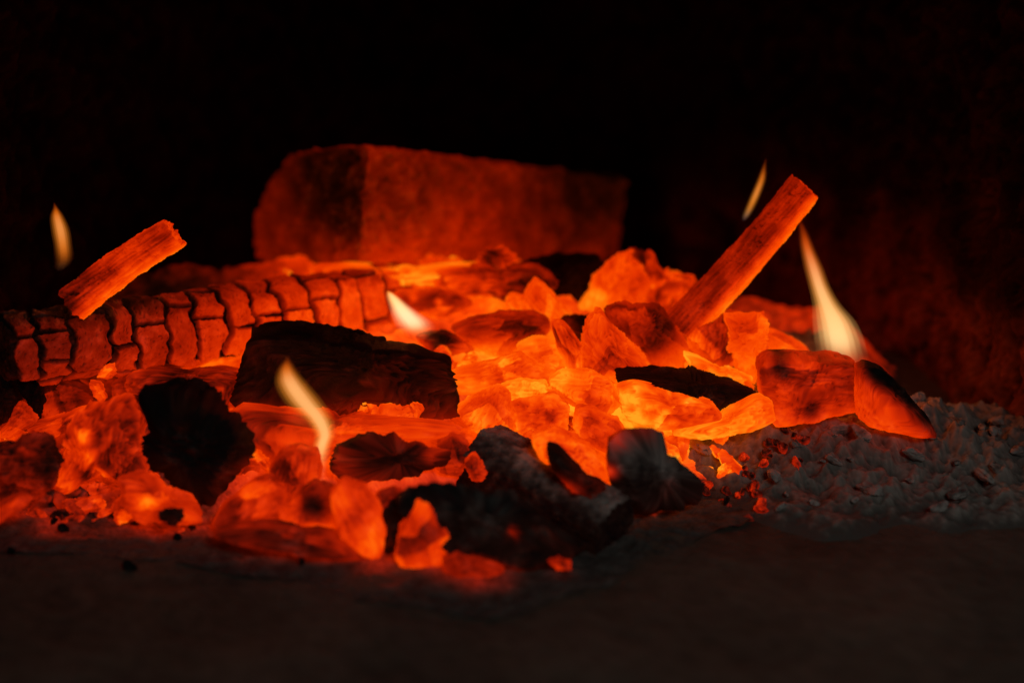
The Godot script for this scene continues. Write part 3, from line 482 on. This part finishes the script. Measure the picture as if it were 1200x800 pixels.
func materials() -> void:
	var ramp := Gradient.new()   # colour of glowing char against its heat
	ramp.offsets = PackedFloat32Array([0.0, 0.12, 0.25, 0.38, 0.5, 0.62, 0.74, 0.86, 1.0])
	ramp.colors = PackedColorArray([Color8(0, 0, 0), Color8(14, 1, 0), Color8(62, 5, 0), Color8(118, 14, 0), Color8(172, 28, 0), Color8(216, 46, 0), Color8(242, 70, 0), Color8(253, 106, 5), Color8(255, 158, 28)])
	var tex := GradientTexture2D.new()
	tex.gradient = ramp
	tex.width = 512
	tex.height = 4
	var bumps := FastNoiseLite.new()
	bumps.seed = 3
	bumps.frequency = 0.03
	bumps.fractal_octaves = 4
	var rough := NoiseTexture2D.new()
	rough.noise = bumps
	rough.width = 512
	rough.height = 512
	rough.seamless = true
	rough.as_normal_map = true
	rough.bump_strength = 6.0
	hot = StandardMaterial3D.new()
	hot.resource_name = "glowing char"
	hot.vertex_color_use_as_albedo = true
	hot.roughness = 0.95
	hot.metallic_specular = 0.25
	hot.emission_enabled = true
	hot.emission = Color.BLACK
	hot.emission_texture = tex
	hot.emission_on_uv2 = true
	hot.emission_energy_multiplier = 1.06
	hot.normal_enabled = true
	hot.normal_texture = rough
	hot.normal_scale = 0.8
	hot.uv1_triplanar = true
	hot.uv1_world_triplanar = true
	hot.uv1_scale = Vector3(9, 9, 9)
	hot.texture_repeat = true
	fire = StandardMaterial3D.new()
	fire.resource_name = "burning gas"
	fire.shading_mode = BaseMaterial3D.SHADING_MODE_UNSHADED
	fire.transparency = BaseMaterial3D.TRANSPARENCY_ALPHA
	fire.vertex_color_use_as_albedo = true
	fire.albedo_color = Color(1.12, 1.12, 1.12)
	cold_ash = StandardMaterial3D.new()
	cold_ash.resource_name = "cold ash"
	cold_ash.vertex_color_use_as_albedo = true
	cold_ash.roughness = 1.0
	cold_ash.metallic_specular = 0.2
	cold_ash.normal_enabled = true
	cold_ash.normal_texture = rough
	cold_ash.normal_scale = 0.9
	cold_ash.uv1_triplanar = true
	cold_ash.uv1_world_triplanar = true
	cold_ash.uv1_scale = Vector3(7, 7, 7)


func oven() -> void:
	# hearth slab
	var slab := func(u: float, v: float) -> Array:
		var p := Vector3(lerpf(-1.3, 1.3, u), 0, lerpf(-0.9, 1.1, v))
		var a := n3(p, 5.0)
		var b := n3(p, 40.0)
		p.y = a * 0.003 + b * 0.0012 - 0.002
		var k := 0.115 + 0.03 * a + 0.03 * b + 0.02 * n3(p, 170.0)
		return [p, 0.0, Color(k * 1.1, k * 0.9, k * 0.74)]
	tag(put("hearth_floor", sheet(320, 260, slab), cold_ash), "", "", "", "structure")
	var under := BoxMesh.new()
	under.size = Vector3(2.6, 0.2, 2.0)
	var stone := StandardMaterial3D.new()
	stone.albedo_color = Color(0.3, 0.27, 0.24)
	stone.roughness = 1.0
	tag(put("hearth_base", under, stone, Vector3(0, -0.12, 0.1)), "", "", "", "structure")
	# sooty curved wall and vault with painted ember falloff, one masonry shell with an open front
	var shell := func(out: float) -> Callable:
		return func(u: float, v: float) -> Array:
			var t := lerpf(-0.14, PI + 0.14, u)
			var rise := v * 1.25
			var r := 1.0 + out
			var h := rise
			if rise > 0.62:
				var k := (rise - 0.62) / 0.63
				r *= cos(k * PI * 0.5) * 0.985 + 0.015
				h = 0.62 + sin(k * PI * 0.5) * (0.3 + out)
			var p := Vector3(-cos(t) * 0.54 * r, h - 0.01, 0.05 - sin(t) * 0.98 * r)
			var a := n3(p, 6.0)
			var b := n3(p, 24.0)
			var c := 1.0 - absf(n3(p + Vector3(0, 5, 0), 16.0))
			var f := n3(p, 120.0)
			var inward := Vector3(cos(t), -0.3 * v, sin(t))
			p += inward * (a * 0.02 + b * 0.008 + f * 0.0035 - clampf((c - 0.95) * 18.0, 0, 1) * 0.008)
			var k2 := lerpf(0.01, 0.13, smoothstep(0.24, 0.05, h + a * 0.12 + b * 0.05) * smoothstep(0.12, 0.36, p.x + a * 0.2)) * clampf(1.0 + 0.5 * a + 1.0 * b + 0.9 * f, 0.2, 2.4)  # over the soot, lighter low at the right: painted falloff of ember light
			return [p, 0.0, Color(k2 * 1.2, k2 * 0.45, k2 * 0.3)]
	var soot_and_falloff: StandardMaterial3D = cold_ash.duplicate()
	soot_and_falloff.resource_name = "sooty masonry with painted falloff"
	soot_and_falloff.roughness = 0.8
	soot_and_falloff.metallic_specular = 0.2
	tag(put("oven_wall", sheet(560, 260, shell.call(0.0)), soot_and_falloff), "", "", "", "structure")
	tag(put("oven_wall", sheet(80, 40, shell.call(0.16)), soot_and_falloff), "", "", "", "structure")


func shade_beam() -> void:   # unseen beam added over the oven mouth to keep room light off the back
	var beam := BoxMesh.new()
	beam.size = Vector3(1.7, 0.75, 0.16)
	var brick := StandardMaterial3D.new()
	brick.albedo_color = Color(0.32, 0.2, 0.15)
	brick.roughness = 0.9
	tag(put("added_shade_beam", beam, brick, Vector3(0, 0.945, 0.52)), "", "", "", "structure")


func front_of(x: float) -> float:   # where the glowing heap ends on the hearth
	var px := PackedFloat32Array([-0.535, -0.403, -0.319, -0.211, -0.114, -0.015, 0.077, 0.129, 0.209, 0.262, 0.359, 0.454])
	var pz := PackedFloat32Array([0.017, 0.025, 0.04, 0.074, 0.12, 0.148, 0.092, 0.025, -0.034, -0.112, -0.159, -0.179])
	if x <= px[0]: return pz[0]
	for k in px.size() - 1:
		if x < px[k + 1]: return lerpf(pz[k], pz[k + 1], smoothstep(px[k], px[k + 1], x))
	return pz[-1]


func heap(x: float, z: float) -> float:
	var y := (minf(front_of(x), 0.11) - z) * 0.27
	y = minf(y, 0.125 + n3(Vector3(x, 0, z), 6.0) * 0.02) if y > 0 else y * 2.5
	y = lerpf(y, -0.02, smoothstep(0.36, 0.5, x))
	return lerpf(y, -0.02, smoothstep(-0.42, -0.52, z))


func embers() -> void:
	var spots := [[0.0361, -0.1157, 0.1113, 0.32], [0.151, -0.1602, 0.0969, 0.3], [-0.1701, -0.343, 0.1277, 0.3], [0.0204, -0.2392, 0.1017, 0.3], [0.2643, -0.1602, 0.0705, 0.3], [0.2076, -0.0732, 0.0499, 0.15], [0.2088, -0.0001, 0.0317, 0.12], [-0.3451, -0.1755, 0.0534, 0.18], [-0.4038, -0.0459, 0.049, 0.16], [-0.2333, 0.0313, 0.062, 0.14], [-0.1199, 0.0675, 0.0453, 0.16], [-0.173, -0.0732, 0.0749, 0.18], [-0.3274, 0.0966, 0.1033, -0.22], [-0.4401, 0.0556, 0.0609, -0.2], [0.3029, -0.0459, 0.049, -0.25], [0.0667, 0.0793, 0.0523, -0.2], [0.1313, -0.3072, 0.0577, -0.2], [-0.3898, -0.3249, 0.1167, -0.35]]
	var bed := func(u: float, v: float) -> Array:
		var x := lerpf(-0.56, 0.46, u)
		var p := Vector3(x, 0, lerpf(-0.55, front_of(x) + 0.08, v))
		var h := heap(p.x, p.z)
		var a := n3(p, 12.0)
		var b := n3(p, 48.0)
		var c := cells.get_noise_3d(p.x * 30.0 + b * 0.4, p.z * 30.0 + a, 2.0)
		var f := n3(p, 260.0)
		var near := clampf(h * 40.0, 0.0, 1.0)
		p.y = maxf(h, 0.003 * (1.0 - smoothstep(0.0, 0.06, p.z - front_of(x))) * smoothstep(0.06, -0.03, x) + b * 0.002 - 0.001) + (a * 0.01 + b * 0.004 + c * 0.006 + f * 0.001) * near
		var heat := 0.4 + a * 0.15 + b * 0.12 - c * 0.08 + f * 0.07
		for s in spots:
			var dx: float = p.x - s[0]
			var dz: float = (p.z - s[1]) * 0.75
			heat += s[3] * exp(-(dx * dx + dz * dz) / (s[2] * s[2]))
		var painted_floor_glow := 1.0 - smoothstep(0.0, 0.07, p.z - front_of(x) + a * 0.03)       # ember glow on the slab before the heap, painted in as heat
		heat = lerpf(painted_floor_glow * (0.4 + b * 0.1 + f * 0.1) * smoothstep(0.05, -0.04, x), heat, smoothstep(-0.004, 0.012, h + b * 0.01))
		var k := clampf(lerpf(0.1, 0.12, smoothstep(0.0, 0.02, h)) + b * 0.05 + f * 0.04, 0.02, 0.4)
		return [p, heat, Color(k, k * 0.96, k * 0.9)]
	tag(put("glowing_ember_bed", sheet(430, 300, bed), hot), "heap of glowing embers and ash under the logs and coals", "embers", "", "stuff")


func logs() -> void:
	# the back log: split firewood, its broad end towards the left
	var corner := Vector3(-0.1634, 0.1417, -0.33)
	var axis := Vector3(0.74, -0.17, -0.64).normalized()
	var side := Vector3(-0.64, 0.0, -0.74).normalized().rotated(axis, -0.32)
	var o := put("firewood_log", billet(PackedVector2Array([Vector2(0.016, 0.0), Vector2(-0.022, 0.139), Vector2(0.07, 0.15), Vector2(0.14, 0.152), Vector2(0.185, 0.13), Vector2(0.225, 0.085), Vector2(0.226, 0.05), Vector2(0.185, 0.014), Vector2(0.1, -0.006)]),
		Vector3.ZERO, axis * 0.45, side, 0.73, {"soften": 40, "base": 0.34, "low": 0.06, "mid": 0.02, "grain": 0.03, "fine": 0.02, "crack": -0.18, "crack_f": 16.0, "rough": 0.009, "ash": 0.48, "end_spots": [[-0.08, 0.07, 0.07, -0.05], [-0.04, 0.1, 0.06, -0.09], [-0.035, 0.06, 0.05, -0.07], [-0.055, 0.125, 0.06, -0.07], [-0.025, 0.02, 0.04, -0.04]], "segs": 300, "rings": 190, "cap": 60, "seed": 4, "ragged": 0.004,
		"spots": [[0.03, 0.0, 0.03, 0.14], [-0.02, -0.01, 0.04, 0.16], [0.1, 0.0, 0.05, 0.12], [0.29, 0.03, 0.07, -0.18], [0.29, 0.1, 0.08, -0.2]]}), hot, corner)
	tag(o, "big squared ash-grey log glowing dull red at the back", "log")
	# the long stick at the right
	o = put("firewood_stick", billet(PackedVector2Array([Vector2(-0.021, -0.006), Vector2(-0.018, 0.008), Vector2(0.004, 0.019), Vector2(0.019, 0.008), Vector2(0.02, -0.012), Vector2(0.0, -0.018)]),
		Vector3.ZERO, Vector3(0.124, 0.1483, -0.01), Vector3(0.75, -0.66, 0.0), 0.9, {"base": 0.42, "low": 0.08, "mid": 0.03, "grain": 0.08, "fine": 0.03, "rough": 0.0012, "grain_relief": 0.7, "ash": 0.3, "end_heat": 0.12, "sides": [[0.75, -0.66, 0.1, 0.42]], "segs": 110, "rings": 170, "cap": 16, "seed": 8, "ragged": 0.0025, "bow": Vector3(0.003, -0.002, 0)}), hot, Vector3(0.1772, 0.1183, -0.19))
	tag(o, "long square red-hot stick leaning up to the right", "stick")
	# the short stick at the left
	o = put("firewood_stick", billet(PackedVector2Array([Vector2(-0.017, -0.006), Vector2(-0.018, 0.004), Vector2(-0.002, 0.015), Vector2(0.014, 0.009), Vector2(0.018, -0.008), Vector2(0.0, -0.015)]),
		Vector3.ZERO, Vector3(0.1014, 0.0682, -0.015), Vector3(0.56, -0.83, 0.0), 0.92, {"base": 0.54, "low": 0.12, "mid": 0.05, "grain": 0.12, "fine": 0.04, "rough": 0.0022, "grain_relief": 0.7, "ash": 0.3, "end_heat": 0.1, "sides": [[0.56, -0.83, 0.0, 0.24]], "segs": 100, "rings": 120, "cap": 14, "seed": 9, "ragged": 0.004, "bow": Vector3(-0.002, 0.002, 0),
		"spots": [[0.0, 0.012, 0.02, -0.22], [0.018, 0.028, 0.014, -0.16], [-0.012, -0.004, 0.016, -0.25]]}), hot, Vector3(-0.4297, 0.175, -0.085))
	tag(o, "short orange stick leaning on the left end of the cracked log", "stick")
	# the long split piece at the front
	o = put("charred_firewood", billet(PackedVector2Array([Vector2(-0.04, -0.026), Vector2(-0.034, 0.012), Vector2(-0.004, 0.027), Vector2(0.03, 0.02), Vector2(0.038, -0.012), Vector2(0.02, -0.032)]),
		Vector3.ZERO, Vector3(0.1224, -0.0219, 0.115), Vector3(0.6, 0.05, -0.8).normalized(), 0.78, {"base": 0.06, "low": 0.04, "mid": 0.03, "grain": 0.04, "fine": 0.02, "rough": 0.0014, "grain_relief": 1.4, "ash": 0.25, "ash_top": 0.6, "segs": 130, "rings": 120, "cap": 26, "seed": 14, "ragged": 0.003, "soften": 1,
		"spots": [[-0.03, 0.02, 0.012, 0.14], [0.03, -0.03, 0.006, 0.4]]}), hot, Vector3(-0.0281, 0.0422, -0.03))
	tag(o, "long split charred piece with a grey ashy top sloping down at the front", "charred wood")
	cracked_log()


func cracked_log() -> void:
	var a := Vector3(-0.4976, 0.1326, -0.07)
	var b := Vector3(-0.1258, 0.1015, -0.33)
	var axis := (b - a).normalized()
	var up := (Vector3.UP - axis * axis.y).normalized()
	var fore := axis.cross(up).normalized()
	if fore.z < 0: fore = -fore
	var length := a.distance_to(b)
	var root := Node3D.new()
	root.name = numbered("firewood_log")
	root.position = Vector3(a.x, a.y - 0.035, a.z)
	add_child(root)
	tag(root, "cracked round log charred into rows of small blocks at the left", "log")
	var core := PackedVector2Array()
	for k in 16: core.append(Vector2.from_angle(TAU * k / 16) * 0.028)
	put("core", billet(core, a - root.position, b - root.position, fore, 1.4, {"base": 0.08, "low": 0.06, "mid": 0.06, "ash": 0.1, "segs": 90, "rings": 120, "seed": 31}), hot, Vector3.ZERO, root)
	rng.seed = 77
	var cuts := [0.0]
	while cuts[-1] < length:
		cuts.append(cuts[-1] + lerpf(0.034, 0.026, cuts[-1] / length) * rng.randf_range(0.75, 1.25))
	for k in cuts.size() - 1:
		var turns := [-1.3 + rng.randf_range(-0.7, 0.7)]
		while turns[-1] < 3.2: turns.append(turns[-1] + (rng.randf_range(0.45, 0.9) if turns[-1] > 0.6 else rng.randf_range(0.8, 2.0)))
		for j in turns.size() - 1:
			put("char_block", block(a - root.position, axis, up, fore, cuts[k], cuts[k + 1], turns[j], turns[j + 1], length, k * 13 + j), hot, Vector3.ZERO, root)


func block(a: Vector3, axis: Vector3, up: Vector3, fore: Vector3, s0: float, s1: float, t0: float, t1: float, length: float, number: int) -> ArrayMesh:
	var n := 40
	var tilt := rng.randf_range(-0.04, 0.04)
	var own := rng.randf_range(-0.05, 0.05)
	var rise := rng.randf_range(-0.001, 0.002)
	var gap := rng.randf_range(0.0006, 0.0024)
	var crease := rng.randf_range(0.008, 0.03)
	var d := looks({"low": 0.06, "mid": 0.05, "grain": 0.02, "fine": 0.03, "rough": 0.0028, "ash": 0.36, "crack": -0.14, "crack_f": 60.0})
	var patch := func(u: float, v: float) -> Array:
		var x := signf(u - 0.5) * (1.0 - pow(1.0 - absf(u - 0.5) * 2.0, 1.6))     # closer rows towards the rim
		var y := signf(v - 0.5) * (1.0 - pow(1.0 - absf(v - 0.5) * 2.0, 1.6))
		var r := lerpf(0.035, 0.048, s0 / length)
		var half_s := (s1 - s0) * 0.5 - gap
		var half_t := (t1 - t0) * 0.5 - crease
		var s := (s0 + s1) * 0.5 + x * half_s
		var t := (t0 + t1) * 0.5 + y * half_t + x * tilt
		var inset := minf((1.0 - absf(x)) * half_s, (1.0 - absf(y)) * half_t * r)   # metres to the nearest rim
		var lip := clampf(inset / 0.0024, 0.0, 1.0)
		var drop := (1.0 - sqrt(maxf(0.0, 1.0 - pow(1.0 - lip, 2.0)))) * 0.0145
		var way := fore * cos(t) + up * sin(t)
		var q := a + axis * s + way * r
		s += n3(Vector3(t * 0.03, s * 0.5, 3.0), 34.0) * 0.007 + n3(q, 150.0) * 0.0012
		t += n3(q, 120.0) * 0.03
		way = fore * cos(t) + up * sin(t)
		var p := a + axis * s + way * (r + rise - drop + n3(q, 20.0) * 0.004)
		var look := skin_of(p, p + Vector3(number * 0.37, 0, 0), d)
		p += way * look[2]
		var warm := lerpf(0.36, 0.66, smoothstep(0.0, 0.8, s / length)) - 0.22 * smoothstep(0.5, 1.5, t) + 0.05 * smoothstep(0.5, -0.6, t)
		return [p, look[0] - 0.5 + warm + own - 0.3 * (1.0 - lip), look[1]]
	return sheet(n, n, patch)


func crumbs() -> void:
	# broken bits of charcoal packed between the coals: a few shapes, each at several heats, copied over the heap
	var made := []
	for h in 5:
		for k in 4:
			rng.seed = 900 + k
			var ring := []
			var n := 7 + k
			for i in n:
				var r := rng.randf_range(0.008, 0.014)
				ring.append_array([cos(TAU * i / n) * r * 1.4, sin(TAU * i / n) * r])
			var flat := PackedVector2Array()
			for i in range(0, ring.size(), 2): flat.append(Vector2(ring[i], ring[i + 1]))
			made.append(lump(flat, 0.009, {"base": [0.16, 0.42, 0.6, 0.74, 0.86][h], "seed": 40 + k, "segs": 40, "rings": 26, "cut": 0.6, "rough": 0.004, "ash": 0.3, "grain": 0.12, "mid": 0.12}))
	rng.seed = 2024
	var where := [[-0.208, -0.3613, 0.0595, 0.78, 10, 0.7], [-0.0921, -0.3576, 0.0594, 0.78, 10, 0.7], [-0.0662, -0.316, 0.058, 0.74, 6, 1], [-0.0386, -0.1832, 0.0357, 0.8, 8, 1], [0.0185, -0.1377, 0.0434, 0.86, 8, 1], [0.0744, -0.1451, 0.0436, 0.8, 8, 1], [0.0346, -0.0732, 0.0416, 0.72, 8, 1], [0.0778, -0.0732, 0.0333, 0.72, 8, 1], [0.173, -0.0732, 0.0499, 0.74, 8, 1], [0.2324, -0.1451, 0.0349, 0.8, 8, 1], [0.2815, -0.2229, 0.0366, 0.76, 6, 1], [0.0966, -0.1832, 0.0357, 0.76, 8, 1], [-0.1297, -0.0732, 0.0499, 0.66, 10, 1], [-0.2187, -0.0459, 0.0409, 0.6, 10, 1], [-0.2305, 0.0436, 0.0307, 0.52, 6, 1], [-0.1349, 0.0675, 0.0302, 0.5, 6, 1], [-0.375, 0.0063, 0.0394, 0.42, 14, 0.8], [-0.4045, 0.0313, 0.0465, 0.26, 16, 0.8], [-0.3339, 0.0556, 0.0457, 0.26, 16, 0.7], [-0.4736, -0.0872, 0.0336, 0.5, 6, 1], [-0.3466, -0.1526, 0.0526, 0.5, 6, 1], [0.2112, -0.0039, 0.027, 0.3, 20, 0.4], [0.2583, -0.0527, 0.0328, 0.24, 14, 0.4], [-0.1972, -0.365, 0.0696, 0.8, 18, 0.45], [-0.3665, 0.0496, 0.0688, 0.16, 20, 0.5]]
	for w in where:
		for k in int(w[4]):
			var x: float = w[0] + rng.randf_range(-1, 1) * w[2]
			var z: float = w[1] + rng.randf_range(-1, 1) * 0.035
			var h := clampi(int(round((w[3] + rng.randfn(0, 0.1)) * 6.0 - 1.2)), 0, 4)
			var o := put("glowing_ember", made[h * 4 + rng.randi() % 4], hot, Vector3(x, maxf(heap(x, z), ash_height(x, z)) + 0.004, z))
			o.rotation = Vector3(rng.randf_range(-0.7, 0.7), rng.randf() * TAU, rng.randf_range(-0.7, 0.7))
			o.scale = Vector3.ONE * rng.randf_range(0.5, 1.5) * w[5]
			tag(o, "small broken ember packed between the larger coals of the heap", "ember", "broken embers packed between the coals")


func ash_height(x: float, z: float) -> float:
	var p := Vector3(x, 0, z)
	var edge := 0.04 + n3(p, 7.0) * 0.05 - 0.12 * smoothstep(0.28, 0.1, x)
	var y := minf((edge - z) * 0.33, 0.036 + 0.012 * n3(p, 9.0) + 0.022 * exp(-pow((x - 0.36) / 0.09, 2.0)))
	y = lerpf(y, -0.02, smoothstep(0.0, -0.06, z + 0.16 + 0.03 * n3(p, 14.0)) * smoothstep(0.36, 0.44, x))
	return lerpf(y, -0.02, smoothstep(0.2, 0.1, x))


func ashes() -> void:
	var drift := func(u: float, v: float) -> Array:
		var p := Vector3(lerpf(0.08, 0.72, u), 0, lerpf(-0.36, 0.14, v))
		var h := ash_height(p.x, p.z)
		var a := n3(p, 26.0)
		var b := n3(p, 75.0)
		var f := n3(p, 240.0)
		p.y = h + (a * 0.012 + b * 0.004 + n3(p, 140.0) * 0.0007 - absf(n3(p + Vector3(3, 0, 0), 30.0)) * 0.004 + f * 0.001) * clampf(h * 60.0, 0.0, 1.0)
		var k := clampf(0.25 + 0.08 * a + 0.14 * b + 0.1 * f, 0.05, 0.7)
		k = lerpf(0.11, k, smoothstep(0.0, 0.016, h + a * 0.006 + b * 0.006))
		return [p, 0.0, Color(k, k * 0.95, k * 0.87)]
	tag(put("ash_heap", sheet(360, 280, drift), cold_ash), "pale grey crumbly ash heaped at the right of the fire", "ash", "", "stuff")
	var made := []
	for k in 5:
		rng.seed = 60 + k
		var flat := PackedVector2Array()
		var n := 8 + k
		for i in n:
			flat.append(Vector2(cos(TAU * i / n) * 1.3, sin(TAU * i / n) * 0.85) * rng.randf_range(0.008, 0.012))
		made.append(lump(flat, 0.009, {"ash": 0.9, "seed": 80 + k, "segs": 44, "rings": 30, "rough": 0.004, "cut": 0.5, "e": 0.75}))
	rng.seed = 31
	for k in 60:
		var x := rng.randf_range(0.16, 0.55)
		var z := rng.randf_range(-0.24, 0.04)
		var h := ash_height(x, z)
		if h < 0.002: continue
		var o := put("ash_lump", made[k % 5], cold_ash, Vector3(x, h + 0.003, z))
		o.rotation = Vector3(rng.randf_range(-0.6, 0.6), rng.randf() * TAU, rng.randf_range(-0.6, 0.6))
		o.scale = Vector3(1.0, 0.65, 1.0) * rng.randf_range(0.2, 1.1)
		tag(o, "small grey lump of ash lying on the ash heap at the right", "ash lump", "lumps of ash on the ash heap")


func debris() -> void:   # charcoal crumbs strewn on the slab before the fire
	var made := []
	for k in 4:
		rng.seed = 300 + k
		var flat := PackedVector2Array()
		for i in 7: flat.append(Vector2(cos(TAU * i / 7) * 1.4, sin(TAU * i / 7)) * rng.randf_range(0.0045, 0.008))
		made.append(lump(flat, 0.005, {"ash": 0.2, "seed": 320 + k, "segs": 26, "rings": 18, "cut": 0.7}))
	rng.seed = 12
	for k in 8:
		var x := rng.randf_range(-0.5, 0.45)
		var z := front_of(x) + 0.012 + absf(rng.randfn(0, 0.05))
		var o := put("charcoal_crumb", made[k % 4], cold_ash, Vector3(x, 0.003, z))
		o.rotation = Vector3(rng.randf_range(-0.4, 0.4), rng.randf() * TAU, rng.randf_range(-0.4, 0.4))
		o.scale = Vector3.ONE * rng.randf_range(0.35, 1.2)
		tag(o, "tiny black charcoal crumb lying on the hearth before the fire", "charcoal crumb", "charcoal crumbs on the hearth")
